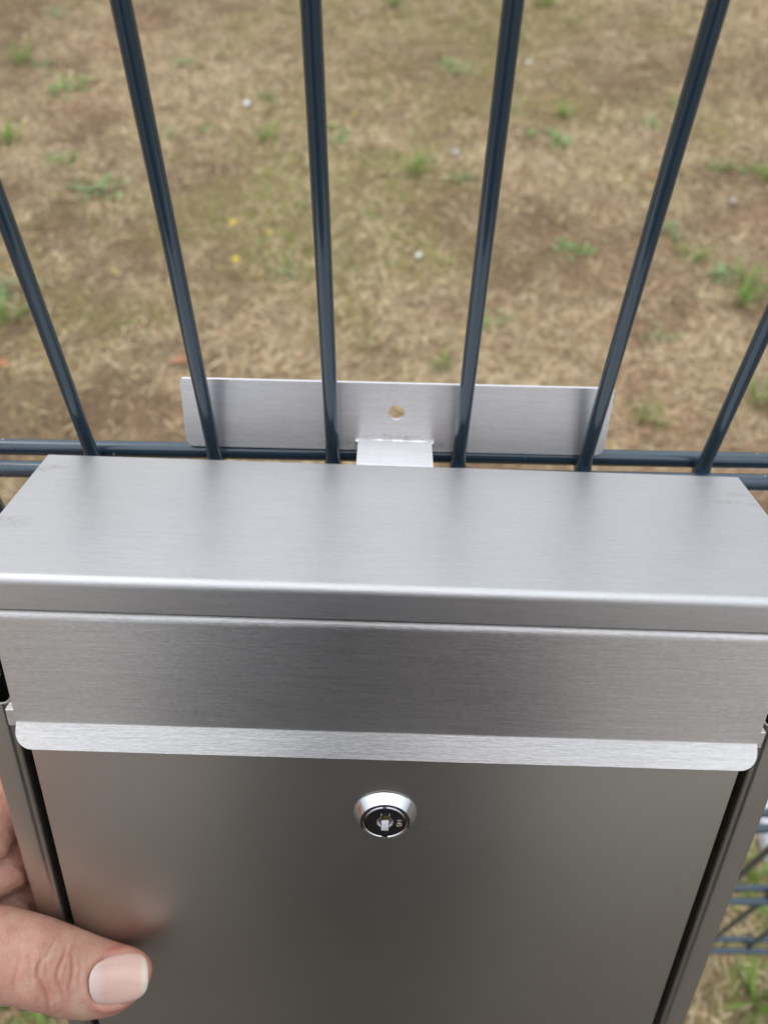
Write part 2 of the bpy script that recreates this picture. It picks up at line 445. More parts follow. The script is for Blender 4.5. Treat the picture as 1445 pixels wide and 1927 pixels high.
# green weeds and grass tufts -----------------------------------------------------
def leaf_strip(base, az, L, w, el0, el1, col, V, F, C, seg=4, broad=True):
    b = len(V); p = np.array(base, float)
    d = np.array([math.cos(az), math.sin(az), 0]); s = np.array([-d[1], d[0], 0])
    for k in range(seg+1):
        f = k/seg; e = el0+(el1-el0)*f
        ww = w*(math.sin(math.pi*min(0.97, 0.12+0.86*f))**0.7 if broad else (1-f)**0.6+0.05)
        for sg in (-1, 1):
            V.append(p+s*sg*ww+np.array([0, 0, 0.12*ww])); C.append(np.array(col)*(0.8+0.3*f))
        p = p+(d*math.cos(e)+np.array([0, 0, math.sin(e)]))*L/seg
    for k in range(seg): F.append((b+2*k, b+2*k+1, b+2*k+3, b+2*k+2))

def weed_mesh(kind, rr):
    V, F, C = [], [], []
    if kind == 'grassy':
        for k in range(46):
            a = rr.uniform(0, 6.283); r = rr.uniform(0, 0.022)
            g = rr.choice([(0.21, 0.35, 0.06), (0.28, 0.44, 0.08), (0.18, 0.30, 0.05), (0.28, 0.32, 0.12), (0.40, 0.33, 0.19)])
            leaf_strip((r*math.cos(a), r*math.sin(a), 0), a+rr.uniform(-.6, .6), rr.uniform(.035, .075), rr.uniform(.0012, .0022), rr.uniform(.5, 1.4), rr.uniform(-.2, .9), g, V, F, C, broad=False)
    else:
        cl = [(rr.gauss(0, .020), rr.gauss(0, .016)) for _ in range(5)]
        for k in range(24):
            a = rr.uniform(0, 6.283); r = rr.uniform(0, .016); bx_, by_ = cl[k % 5]
            g = rr.choice([(0.17, 0.31, 0.09), (0.23, 0.38, 0.11), (0.15, 0.27, 0.08), (0.28, 0.41, 0.14)])
            if kind == 'pale': g = tuple(0.5*c+0.5*q for c, q in zip(g, (0.30, 0.30, 0.17)))
            if k % 3 == 0: leaf_strip((bx_+rr.gauss(0, .012), by_+rr.gauss(0, .012), 0), a, rr.uniform(.02, .045), .0016, rr.uniform(.3, 1.2), rr.uniform(-.3, .6), (0.24, 0.28, 0.10), V, F, C, broad=False)
            leaf_strip((bx_+r*math.cos(a), by_+r*math.sin(a), 0.008*rr.uniform(0, 1)), a, rr.uniform(.010, .024), rr.uniform(.0022, .0046), rr.uniform(.2, .9), rr.uniform(-.6, .2), g, V, F, C); continue
            leaf_strip((r*math.cos(a), r*math.sin(a), 0.001*(26-k)*rr.uniform(0, 1)), a, rr.uniform(.018, .042), rr.uniform(.0035, .007), rr.uniform(.2, .9), rr.uniform(-.6, .2), g, V, F, C)
    me = bpy.data.meshes.new('weed_tuft'); me.from_pydata([tuple(v) for v in V], [], F); me.update()
    me.polygons.foreach_set('use_smooth', [True]*len(me.polygons)); me.materials.append(M_WEED)
    set_tint(me, np.array(C)); return me
RR = random.Random(5)
WEEDS = {k: [weed_mesh(k, RR) for _ in range(3)] for k in ('grassy', 'rosette', 'pale')}
TUFTS = [  # x, y, kind, size, label
 (-1.135, 2.523, 'grassy', 0.9, 'bright green grass tuft near the upper left corner of the lawn'),
 (-1.053, 2.488, 'rosette', 0.9, 'pale green weed just right of the bright tuft in the upper left corner'),
 (-0.937, 2.369, 'rosette', 1.3, 'wide dark green weed patch left of the first full rod near the top'),
 (-0.642, 2.526, 'pale', 1.1, 'faint pale green weed high between the first and second full rods'),
 (-1.024, 2.010, 'grassy', 0.9, 'green tuft at the left picture edge below the wide dark weed'),
 (-0.846, 1.915, 'rosette', 0.8, 'small dark round weed left of the first full rod'),
 (-0.725, 1.735, 'pale', 1.3, 'grey green weed patch close left of the first full rod at mid height'),
 (-0.500, 2.084, 'rosette', 0.7, 'low weed between two rods left of the small yellowish green tuft'),
 (-0.327, 2.047, 'grassy', 0.7, 'yellowish green tuft just left of the rod nearest the picture centre'),
 (-0.118, 2.068, 'rosette', 1.0, 'dark green weed just below the yellow flower beside the second rod'),
 (0.092, 1.874, 'grassy', 0.8, 'brightest green grass tuft in the gap between the two middle rods'),
 (0.234, 2.527, 'rosette', 1.1, 'bluish green weed left of the third rod near the top'),
 (0.483, 2.061, 'rosette', 1.1, 'round bluish green weed in the middle of the right rod gap'),
 (0.526, 2.209, 'grassy', 0.6, 'small olive tuft just above the round bluish weed in the right gap'),
 (0.767, 2.186, 'pale', 1.0, 'soft green weed close left of the fourth rod near the top'),
 (0.863, 2.297, 'rosette', 0.6, 'tiny dark weed touching the fourth rod outline near the top'),
 (0.930, 1.920, 'rosette', 0.9, 'dark upright weed right of the fourth rod near the right edge'),
 (0.456, 1.527, 'rosette', 0.9, 'grey green weed low in the right rod gap'),
 (0.726, 1.609, 'pale', 1.0, 'pale weed right of the fourth rod at mid height'),
 (0.742, 1.508, 'grassy', 0.7, 'loose green tuft below the pale weed right of the fourth rod'),
 (0.781, 1.434, 'pale', 1.1, 'pale bluish weed left of the big green clump by the right edge'),
 (0.851, 1.415, 'grassy', 0.85, 'large green clump at the right picture edge'),
 (0.823, 1.334, 'grassy', 0.7, 'vivid green tuft just below the large clump at the right edge'),
 (0.262, 1.259, 'rosette', 0.7, 'small dark weed just right of the third rod low down'),
 (-0.196, 1.686, 'rosette', 0.5, 'tiny weed touching the left side of the second rod at mid height'),
 (-0.204, 1.413, 'pale', 0.7, 'faint grey weed left of the second rod below mid height'),
 (0.135, 1.097, 'grassy', 0.5, 'small green sprout just above the steel bracket plate'),
 (-0.825, 1.322, 'pale', 1.1, 'olive weed at the left picture edge below mid height'),
 (-0.791, 1.228, 'grassy', 0.8, 'olive grass tuft at the left edge under the olive weed'),
 (0.529, 0.943, 'grassy', 0.7, 'green tuft just right of the bracket plate near the bars'),
 (0.768, 1.002, 'grassy', 1.0, 'yellow green clump at the right edge just above the bars'),
 (0.608, 1.214, 'pale', 0.7, 'thin weed right of the fourth rod below the large clump'),
 (0.030, 3.019, 'grassy', 0.9, 'green tuft at the top edge right of the second rod'),
 (0.566, 3.061, 'grassy', 0.8, 'green tuft at the top edge right of the third rod'),
 (-1.140, 2.888, 'pale', 1.0, 'pale weed in the top left corner of the picture'),
 (0.228, 1.830, 'pale', 0.8, 'pale weed just left of the third rod at mid height'),
 (0.623, 2.085, 'pale', 0.5, 'very small pale weed right of the round bluish weed'),
 (1.022, 1.873, 'grassy', 0.7, 'green tuft at the right edge beside the dark upright weed'),
 (-0.595, 2.073, 'pale', 0.8, 'faint weed close right of the first full rod'),
 (-0.336, 2.316, 'pale', 0.8, 'faint weed left of the second rod near the top'),
 (-0.385, -0.050, 'grassy', 0.9, 'green sprouts on the near ground below the thumb'),
 (0.470, -0.045, 'grassy', 0.8, 'green grass in the bottom right corner under the fence'),
 (0.53, 0.03, 'rosette', 0.8, 'green weed seen through the lowest fence mesh at bottom right'),
 (0.50, 0.085, 'grassy', 0.6, 'thin green shoots beside the pale slab behind the fence'),
]
for i, (x, y, k, s, lab) in enumerate(TUFTS):
    o = bpy.data.objects.new('weed_tuft', WEEDS[k][i % 3]); COL.objects.link(o)
    o.location = (x, y, gz(x, y)-0.002); o.rotation_euler = (0, 0, RR.uniform(0, 6.28)); o.scale = (s*1.35,)*3
    tag(o, lab, 'weed', 'green weed tufts in the dry lawn')

# small yellow flowers -------------------------------------------------------------
M_PETAL = simple('yellow_petal', (0.72, 0.52, 0.03), 0.6).m
M_STEM = simple('flower_stem', (0.12, 0.2, 0.05), 0.6).m
def flower_meshes():
    V, F = [], []
    for ring, (n, L, w, e) in enumerate(((16, .013, .0026, .25), (12, .009, .0022, .6))):
        for k in range(n):
            leaf_strip((0, 0, 0.0005*ring), k*6.283/n+ring*.2, L, w, e, e-.3, (1, 1, 1), V, F, [], seg=2)
    a = bpy.data.meshes.new('flower_head'); a.from_pydata([tuple(v) for v in V], [], F); a.update(); a.materials.append(M_PETAL)
    v, f = tube([(0, 0, -.035), (.002, 0, -.015), (0, 0, 0)], [.0011, .001, .0014], 6)
    b = bpy.data.meshes.new('stem'); b.from_pydata([tuple(q) for q in v], [], f); b.update(); b.materials.append(M_STEM)
    return a, b
FH, FS = flower_meshes()
for (x, y, s, lab) in (
 (-0.081, 2.168, 1.0, 'yellow flower just right of the second rod above a dark weed'),
 (-0.352, 1.577, 1.0, 'upper of the two yellow flowers between the first and second rods'),
 (-0.324, 1.417, 1.0, 'lower of the two bright yellow flowers between the first and second rods'),
 (-0.258, 1.530, 0.7, 'small dull yellow flower left of the second rod at mid height'),
 (-0.593, 1.373, 0.9, 'yellow flower left of the first full rod low on the lawn'),
 (-0.579, 2.444, 0.7, 'faint yellow flower right of the first full rod near the top'),
 (-0.730, 2.707, 0.7, 'small yellow flower at the top right of the first full rod'),
 (-0.645, 1.662, 0.6, 'small orange yellow flower left of the first full rod at mid height')):
    r = empty('yellow_flower', (x, y, gz(x, y)+0.03)); r.scale = (s*0.64,)*3; r.rotation_euler = (-0.25, 0.1, x*9)
    tag(r, lab, 'flower', 'yellow flowers in the lawn')
    for nm, mm in (('flower_head', FH), ('stem', FS)):
        o = bpy.data.objects.new(nm, mm); COL.objects.link(o); o.parent = r

# bits lying on the lawn: white petals and dead leaves --------------------------------
def curled_leaf(name, L, w, mat, curl, rr):
    V, F = [], []; n, m = 6, 4
    for i in range(n+1):
        f = i/n; ww = w*math.sin(math.pi*(0.06+0.9*f))
        for j in range(m+1):
            q = j/m*2-1
            V.append((L*(f-.5), ww*q, curl*(q*q*ww+0.4*L*(f-.5)**2)+rr.uniform(-.0006, .0006)))
    for i in range(n):
        for j in range(m): F.append((i*(m+1)+j, i*(m+1)+j+1, (i+1)*(m+1)+j+1, (i+1)*(m+1)+j))
    o = obj(name, V, F, mat, sharp=None); return o
def mottled(name, a, b):
    t = NT(name); t.link(t.ramp(t.noise(t.coord((200, 200, 200)), 1, 3), [(0.35, a), (0.65, b)]), t.b.inputs['Base Color'])
    t.set(Roughness=0.7); return t.m
M_WHITE = mottled('white_petal', (0.62, 0.62, 0.62), (0.82, 0.82, 0.82))
M_OR = mottled('rusty_dead_leaf', (0.36, 0.15, 0.06), (0.48, 0.25, 0.13))
M_GR = mottled('grey_dead_leaf', (0.36, 0.33, 0.32), (0.52, 0.49, 0.48))
for (x, y, L, w, m, nm, cat, lab) in (
 (-0.392, 2.228, .024, .012, M_WHITE, 'white_petal', 'petal', 'largest white petal on the lawn between the first and second rods'),
 (0.090, 1.471, .020, .009, M_WHITE, 'white_petal', 'petal', 'white petal between the two middle rods'),
 (0.895, 1.737, .034, .010, M_GR, 'dead_leaf', 'leaf', 'pale grey dead leaf right of the fourth rod'),
 (0.198, 1.955, .032, .010, M_GR, 'dead_leaf', 'leaf', 'grey leaf right of the brightest green tuft'),
 (0.456, 2.568, .022, .009, M_WHITE, 'white_petal', 'petal', 'small whitish petal right of the third rod near the top'),
 (-0.400, 1.090, .032, .014, M_OR, 'dead_leaf', 'leaf', 'orange dead leaf just above the left end of the bracket plate'),
 (-0.757, 1.072, .026, .012, M_OR, 'dead_leaf', 'leaf', 'orange dead leaf at the left picture edge'),
 (0.709, 1.848, .020, .009, M_OR, 'dead_leaf', 'leaf', 'reddish leaf scrap just left of the fourth rod')):
    o = curled_leaf(nm, L, w, m, 0.9, RR); o.location = (x, y, gz(x, y)+0.010); o.rotation_euler = (RR.uniform(-.3, .3), RR.uniform(-.3, .3), RR.uniform(0, 6.28))
    tag(o, lab, cat, 'white petals on the lawn' if nm == 'white_petal' else 'dead leaves on the lawn')

# pale slab lying behind the fence at the right ---------------------------------------
def slab():
    t = NT('pale_concrete'); n1 = t.noise(t.coord((60, 60, 60)), 1, 5, 0.65)
    t.link(t.ramp(n1, [(0.3, (0.44, 0.46, 0.48)), (0.7, (0.60, 0.62, 0.64))]), t.b.inputs['Base Color']); t.set(Roughness=0.85)
    t.bump(n1, 0.3, 0.002)
    o = from_bm('paving_slab', bevel_box((0, 0, 0), (.40, .40, .035), .004, 2), t.m)
    o.location = (0.524, 0.094, GZ); o.rotation_euler = (0, 0, -0.02)
    tag(o, 'pale concrete slab lying on the ground just behind the fence at right', 'paving slab')
slab()

# ------------------------------------------------------------------ fence
fence = empty('mesh_fence', (0, 0, GZ))
tag(fence, 'anthracite double rod mesh fence with upright rods and paired horizontal bars', 'fence')
ROD_R, BAR_R, SEP = 0.00285, 0.0035, 0.00615
BARS_Z = [0.2, 0.0, -0.2, -0.4, -0.6, -0.8]
def rod_mesh():
    zs = [-.803, .203]; 
    for b in BARS_Z: zs += [b-.009, b-.0062, b-.0046, b-.003, b, b+.003, b+.0046, b+.0062, b+.009]
    zs += [b+.1 for b in BARS_Z[1:]]
    zs = sorted(z for z in zs if -.803 <= z <= .203); V, F = [], []; seg = 18
    for z in zs:
        dz = min(abs(z-b) for b in BARS_Z); k = max(0, 1-dz/.0075)
        for q in range(seg):
            a = 2*math.pi*q/seg
            V.append(((ROD_R+.0009*k*k)*math.cos(a), (ROD_R+.0022*k*k)*math.sin(a), z))
    n = len(zs)
    for i in range(n-1):
        for q in range(seg): F.append((i*seg+q, i*seg+(q+1) % seg, (i+1)*seg+(q+1) % seg, (i+1)*seg+q))
    F.append(tuple(range(seg))[::-1]); F.append(tuple((n-1)*seg+q for q in range(seg)))
    me = bpy.data.meshes.new('vertical_rod'); me.from_pydata(V, [], F); me.update()
    me.polygons.foreach_set('use_smooth', [True]*len(me.polygons)); me.set_sharp_from_angle(angle=math.radians(50)); me.materials.append(M_FENCE); return me
RM = rod_mesh()
OFF = {0: .00035, 1: .00043, 2: -.00144, 3: -.00029, 4: .00108, 5: -.00013}
for k in range(-23, 27):
    o = bpy.data.objects.new('vertical_rod', RM); COL.objects.link(o); o.parent = fence
    o.location = (0.05*(k-2)+OFF.get(k, 0), 0, -GZ); o.rotation_euler = (0, RR.uniform(-.0004, .0004) if k not in OFF else 0, 0)
v, f = tube([(-1.275, 0, 0), (-.6, 0, 0), (0, 0, 0), (.6, 0, 0), (1.225, 0, 0)], [BAR_R]*5, 18)
BM = bpy.data.meshes.new('horizontal_bar'); BM.from_pydata([tuple(q) for q in v], [], f); BM.update()
BM.polygons.foreach_set('use_smooth', [True]*len(BM.polygons)); BM.set_sharp_from_angle(angle=math.radians(50)); BM.materials.append(M_FENCE)
for z in BARS_Z:
    for s in (-1, 1):
        o = bpy.data.objects.new('horizontal_bar', BM); COL.objects.link(o); o.parent = fence; o.location = (0, s*SEP, z-GZ)
for x in (-1.31, 1.26):
    o = from_bm('fence_post', bevel_box((x-.03, .0105, -.3), (x+.03, .0505, 1.12), .003), M_FENCE, fence)

# ------------------------------------------------------------------ mailbox (box frame: x right, y towards the viewer, z up along the box)
BOX = Matrix(((0.999886, -0.002666, 0.014852, 0.023302), (-0.007679, -0.937183, 0.348754, -0.016000),
              (-0.012989, 0.348828, 0.937097, 0.014908), (0, 0, 0, 1)))
# the printed frame is left handed in (u, v, w): build parts with u mirrored back by using x = u directly
mb = empty('mailbox')
tag(mb, 'brushed stainless steel mailbox hooked over the fence bars and held by a hand', 'mailbox')
UX, VX, WX, OX = (Vector([BOX[i][j] for i in range(3)]) for j in range(4))
def B(u, v, w):
    """box coordinates in mm to world metres"""
    return OX + UX*(u*MM) + VX*(v*MM) + WX*(w*MM)
# a right handed local frame: X = u, Y = -v, Z = w
LOC = Matrix(((UX[0], -VX[0], WX[0], OX[0]), (UX[1], -VX[1], WX[1], OX[1]), (UX[2], -VX[2], WX[2], OX[2]), (0, 0, 0, 1)))
mb.matrix_world = LOC
def L(u, v, w): return (u*MM, -v*MM, w*MM)

def fillet(pts, radii, n=6):
    """round the corners of a 2D polyline"""
    out = [np.array(pts[0], float)]
    for i in range(1, len(pts)-1):
        p0, p, p1 = (np.array(q, float) for q in (pts[i-1], pts[i], pts[i+1])); r = radii[i]
        if not r: out.append(p); continue
        d0, d1 = (p0-p)/np.linalg.norm(p0-p), (p1-p)/np.linalg.norm(p1-p)
        ang = math.acos(np.clip(d0@d1, -1, 1)); t = r/math.tan(ang/2)
        a, b = p+d0*t, p+d1*t; c = p+(d0+d1)/np.linalg.norm(d0+d1)*(r/math.sin(ang/2))
        a0 = math.atan2(*(a-c)[::-1]); a1 = math.atan2(*(b-c)[::-1]); da = (a1-a0+math.pi) % (2*math.pi)-math.pi
        out += [c+r*np.array([math.cos(a0+da*k/n), math.sin(a0+da*k/n)]) for k in range(n+1)]
    out.append(np.array(pts[-1], float)); return out

def sheet(name, prof, half, thick, mat, parent, side=1, u0=0.0, extra=()):
    """folded sheet: profile (v, w) in mm swept along u; half(s) half width at arc length s from the END"""
    P = [np.array(p, float) for p in prof]
    Q = [P[0]]; tot = sum(np.linalg.norm(P[i+1]-P[i]) for i in range(len(P)-1)); acc = 0
    marks = sorted(tot-e for e in extra if e < tot)
    for i in range(len(P)-1):
        seg = np.linalg.norm(P[i+1]-P[i])
        for m in marks:
            if acc+1e-6 < m < acc+seg-1e-6: Q.append(P[i]+(P[i+1]-P[i])*((m-acc)/seg))
        acc += seg; Q.append(P[i+1])
    n = len(Q); S = [0]
    for i in range(n-1): S.append(S[-1]+np.linalg.norm(Q[i+1]-Q[i]))
    V, F = [], []; cols = 9
    for i in range(n):
        t = Q[min(i+1, n-1)]-Q[max(i-1, 0)]; t /= np.linalg.norm(t); nv = np.array([t[1], -t[0]])*side
        h = half(S[-1]-S[i])
        for lay in (0, 1):
            q = Q[i]-nv*thick*lay
            for c in range(cols): V.append(L(u0+h*(2*c/(cols-1)-1), q[0], q[1]))
    st = 2*cols
    for i in range(n-1):
        for c in range(cols-1):
            F.append((i*st+c, (i+1)*st+c, (i+1)*st+c+1, i*st+c+1))
            F.append((i*st+cols+c, i*st+cols+c+1, (i+1)*st+cols+c+1, (i+1)*st+cols+c))
        F.append((i*st, i*st+cols, (i+1)*st+cols, (i+1)*st))
        F.append((i*st+cols-1, (i+1)*st+cols-1, (i+1)*st+st-1, i*st+st-1))
    for i in (0, n-1):
        for c in range(cols-1): F.append((i*st+c, i*st+c+1, i*st+cols+c+1, i*st+cols+c))
    o = obj(name, V, F, mat, parent, sharp=40)
    bm = bmesh.new(); bm.from_mesh(o.data); bmesh.ops.recalc_face_normals(bm, faces=bm.faces[:]); bm.to_mesh(o.data); bm.free()
    o.data.set_sharp_from_angle(angle=math.radians(40))
    return o

WL, DL = 265.4, 80.73
# lid: flat top folded down in front
sheet('lid', fillet([(-0.4, 0), (DL, 0), (DL, -10.8)], [0, 1.9, 0], 8), lambda s: WL/2, 1.0, M_LID, mb)
for s in (-1, 1):
    from_bm('lid_side_lip', bevel_box(L(s*WL/2-(1.0 if s > 0 else 0), DL-2.2, -9), L(s*WL/2+(0 if s > 0 else 1.0), 1, -1.05), 0), M_LID, mb)
# slot flap: rolled top edge, flat face, flared lip with round corners
HF = 124.0
def flap_half(s):
    r = 6.0
    return HF-(r-math.sqrt(max(0, r*r-(r-s)**2))) if s < r else HF
lipv, lipw = 86.2, -65.0
sheet('flap', fillet([(66, -12.7), (80.6, -12.9), (80.6, -57.9), (lipv, lipw-0.4)], [0, 2.3, 2.0, 0], 10), flap_half, 0.9, M_FLAP, mb,
      extra=(0.1, .35, .8, 1.4, 2.2, 3.2, 4.5, 6.0))
# door
WD, VB = 246.3, 78.4
from_bm('door', bevel_box(L(-WD/2, VB, -322), L(WD/2, VB-14, -62.5), 0.0005, 2), M_DOOR, mb)
# body shell: back, bottom, top, two sides whose front edges are folded inwards
WB = 274.5
def side_panel(s):
    h = WB/2
    # plan profile (u, v): from the back along the side, round the front edge, flange, return
    p1 = fillet([(h, 1.2), (h, VB), (h-10.2, VB), (h-10.2, VB-13)], [0, 1.0, 2.6, 0], 6)
    p0 = [np.array([h-1.5, 1.2]), np.array([h-1.5, VB-13])]
    V, F = [], []
    def run(pr, w0, w1, th=1.0, lean=0.0):
        n = len(pr); b = len(V)
        for i in range(n):
            t = pr[min(i+1, n-1)]-pr[max(i-1, 0)]; t /= np.linalg.norm(t); nn = np.array([t[1], -t[0]])
            for w, du in ((w0, lean), (w1, 0.0)):
                for lay in (0, 1):
                    q = pr[i]-nn*th*lay; V.append(L(s*(q[0]-du), q[1], w))
        for i in range(n-1):
            a, c = b+4*i, b+4*(i+1)
            F.extend([(a, c, c+2, a+2), (a+1, a+3, c+3, c+1), (a, a+1, c+1, c), (a+2, c+2, c+3, a+3)])
        F.append((b, b+2, b+3, b+1)); e = b+4*(n-1); F.append((e, e+1, e+3, e+2))
    run(p1, -53.2, -324); run(p0, -1.2, -53.0, lean=WB/2-1.5-(WL/2-1.2))
    o = obj('side_panel', V, F, M_BODY, mb, sharp=40)
    bm = bmesh.new(); bm.from_mesh(o.data); bmesh.ops.recalc_face_normals(bm, faces=bm.faces[:]); bm.to_mesh(o.data); bm.free()
    o.data.set_sharp_from_angle(angle=math.radians(40))
for s in (-1, 1): side_panel(s)
from_bm('back_panel', bevel_box(L(-WL/2+1.5, 1.1, -324), L(WL/2-1.5, 0.1, -1.3), 0), M_BODY, mb)
from_bm('bottom_panel', bevel_box(L(-WB/2+1.1, VB-14.5, -324), L(WB/2-1.1, 1.2, -322.9), 0), M_BODY, mb)
from_bm('gap_shade_panel', bevel_box(L(-WB/2+1.2, VB-15, -70), L(WB/2-1.2, VB-16, -14), 0), M_DARK, mb)  # black panel paints the recess shade behind the flap
# little bent stop tabs on which the flap rests
for s in (-1, 1):
    c = 125.2 if s > 0 else -125.4
    bm = bevel_box(L(c-2.0, 80.6, -60.6), L(c+1.2*(1 if s > 0 else 1.6), 76.5, -53.4), 0.0002, 1)
    from_bm('stop_tab', bm, M_FLAP, mb)
# lock
LU, LW = 0.45, -100.4
def recalc(o, ang):
    bm = bmesh.new(); bm.from_mesh(o.data); bmesh.ops.recalc_face_normals(bm, faces=bm.faces[:]); bm.to_mesh(o.data); bm.free()
    o.data.set_sharp_from_angle(angle=math.radians(ang)); return o
LC = (LU*MM, -VB*MM, LW*MM)
v, f = lathe([(11.3*MM, 0), (11.45*MM, -.0004), (11.2*MM, -.0009), (9.15*MM, -.0038), (8.95*MM, -.0041), (7.95*MM, -.0042), (7.75*MM, -.0040), (7.75*MM, -.0008)], LC, 96)
lock = recalc(obj('lock', v, f, M_CHROME, mb), 28)
v, f = lathe([(7.5*MM, -.0008), (7.5*MM, -.0037), (7.1*MM, -.0041), (3.0*MM, -.0041)], LC, 96)
recalc(obj('lock_plug', v, f, M_PLUG, lock), 30)
v, f = lathe([(3.0*MM, -.0041), (2.7*MM, -.0039), (1.5*MM, -.0031), (0.00001, -.0031)], LC, 48)
recalc(obj('key_collar', v, f, M_SATIN, lock), 30)
from_bm('key_slot', bevel_box(L(LU-1.35, VB+4.18, LW-4.3), L(LU+1.35, VB+2.0, LW+4.2), .0001), M_DARK, lock)
from_bm('slot_glint', bevel_box(L(LU-1.3, VB+4.5, LW-4.2), L(LU+1.3, VB+2.4, LW+0.9), .0002), M_GLINT, lock)  # block added to carry the painted sky glint in the slot
from_bm('brass_wafer', bevel_box(L(LU-0.75, VB+4.28, LW+1.0), L(LU+1.0, VB+2.4, LW+3.2), .0001), M_BRASS, lock)
for s in (-1, 1):
    from_bm('slot_edge', bevel_box(L(LU+s*1.45-.18, VB+4.4, LW-.2), L(LU+s*1.45+.18, VB+3.0, LW+4.0), .00005), M_SATIN, lock)
fc = bpy.data.curves.new('engraved_number', 'FONT'); fc.body = '145'; fc.size = 2.7*MM; fc.extrude = 0.00003; fc.align_x = 'CENTER'; fc.align_y = 'CENTER'
fo = bpy.data.objects.new('tmp', fc); COL.objects.link(fo); bpy.context.view_layer.update()
fm = bpy.data.meshes.new_from_object(fo.evaluated_get(bpy.context.evaluated_depsgraph_get())); bpy.data.objects.remove(fo)
fm.materials.clear(); fm.materials.append(M_ENGR)
no = bpy.data.objects.new('engraved_number', fm); COL.objects.link(no); no.parent = lock
no.matrix_local = Matrix.Translation(L(LU+5.0, VB+4.13, LW-.3)) @ Matrix.Rotation(math.radians(90), 4, 'X') @ Matrix.Rotation(math.radians(-90), 4, 'Z')

# bracket: plate behind the rods, tab between the bars, weld bead at the joint
def bracket():
    N = 8; r = 4.0; hw = 85.3; w0, w1, v0, th = -2.9, 26.2, -22.0, 1.8
    out = []
    for cx, cy, rr, a0 in ((hw-r, w0+r, r, -90), (hw-1, w1-1, 1, 0), (-hw+1, w1-1, 1, 90), (-hw+r, w0+r, r, 180)):
        for k in range(N+1):
            a = math.radians(a0+90*k/N); out.append((cx+rr*math.cos(a), cy+rr*math.sin(a)))
    bm = bmesh.new()
    ring = [bm.verts.new(L(0.4+u, v0, w+0.0095*u)) for u, w in out]
    hole = [bm.verts.new(L(0.4+3.25*math.cos(2*math.pi*k/40), v0, 14.0+3.25*math.sin(2*math.pi*k/40))) for k in range(40)]
    e = [bm.edges.new((a[i], a[(i+1) % len(a)])) for a in (ring, hole) for i in range(len(a))]
    bmesh.ops.triangle_fill(bm, use_beauty=True, use_dissolve=False, edges=e)
    for fc in list(bm.faces):
        c = fc.calc_center_median()
        if (c.x-.0004)**2+(c.z-.014)**2 < .0031**2: bm.faces.remove(fc)
    ex = bmesh.ops.extrude_face_region(bm, geom=bm.faces[:])
    for vv in ex['geom']:
        if isinstance(vv, bmesh.types.BMVert): vv.co.y += th*MM
    bmesh.ops.recalc_face_normals(bm, faces=bm.faces[:])
    pl = from_bm('bracket_plate', bm, M_PLATE, mb, sharp=30)
    # tab
    sheet('bracket_tab', fillet([(-22, 0.9), (-2.2, -1.2), (-1.7, -22)], [0, 1.2, 0], 5), lambda s: 14.9, 1.6, M_PLATE, pl, u0=0.2)
    # weld bead
    path, rad = [], []
    for k in range(61):
        u = -16.0+32.4*k/60
        path.append(L(u, -21.2+0.08*math.sin(k*.9), 1.15+0.01*u+0.12*math.sin(k*.43)+.06*math.sin(k*1.1)))
        e2 = 1-abs(2*k/60-1)**8
        rad.append((0.7+0.85*e2+0.05*math.sin(k*1.31))*MM)
    v, f = tube(path, rad, 16); obj('weld_bead', v, f, M_WELD, pl, sharp=None)
bracket()

# ------------------------------------------------------------------ person: hand in view, the rest behind the camera
NC = np.array
def capsule_chain(pts, radii, seg=20, flat=None):
    """closed tapered limb with round ends: (verts, faces); flat = (direction, factor)"""
    P = [NC(p, float) for p in pts]; pp, rr = [], []
    t0 = P[1]-P[0]; t0 /= np.linalg.norm(t0); t1 = P[-1]-P[-2]; t1 /= np.linalg.norm(t1)
    for a in (80, 60, 40, 20): pp.append(P[0]-t0*radii[0]*math.sin(math.radians(a))); rr.append(radii[0]*math.cos(math.radians(a)))
    # resample the chain smoothly
    for i in range(len(P)-1):
        for k in range(5):
            f = k/5; pp.append(P[i]*(1-f)+P[i+1]*f); rr.append(radii[i]*(1-f)+radii[i+1]*f)
    pp.append(P[-1]); rr.append(radii[-1])
    for a in (20, 40, 60, 80): pp.append(P[-1]+t1*radii[-1]*math.sin(math.radians(a))); rr.append(radii[-1]*math.cos(math.radians(a)))
    V, F = tube(pp, rr, seg)
    if flat is not None:
        d = NC(flat[0], float); d /= np.linalg.norm(d); V = NC(V)
        # flatten about the chain axis line
        ax = P[-1]-P[0]; L2 = ax@ax
        for i in range(len(V)):
            c = P[0]+ax*np.clip(((V[i]-P[0])@ax)/L2, -.2, 1.2); q = V[i]-c; V[i] = c+q-d*(q@d)*(1-flat[1])
        V = list(V)
    return V, F
def union(parts, voxel, smooth_it, name):
    V, F = [], []
    for v, f in parts:
        b = len(V); V += [tuple(q) for q in v]; F += [tuple(i+b for i in ff) for ff in f]
    me = bpy.data.meshes.new(name); me.from_pydata(V, [], F); me.update()
    bm = bmesh.new(); bm.from_mesh(me); bmesh.ops.recalc_face_normals(bm, faces=bm.faces[:]); bm.to_mesh(me); bm.free()
    o = bpy.data.objects.new(name, me); COL.objects.link(o)
    r = o.modifiers.new('r', 'REMESH'); r.mode = 'VOXEL'; r.voxel_size = voxel
    s = o.modifiers.new('s', 'SMOOTH'); s.factor = 0.5; s.iterations = smooth_it
    bpy.context.view_layer.update()
    out = bpy.data.meshes.new_from_object(o.evaluated_get(bpy.context.evaluated_depsgraph_get()))
    bpy.data.objects.remove(o); return out
def bw(u, v, w): return NC(B(u, v, w))

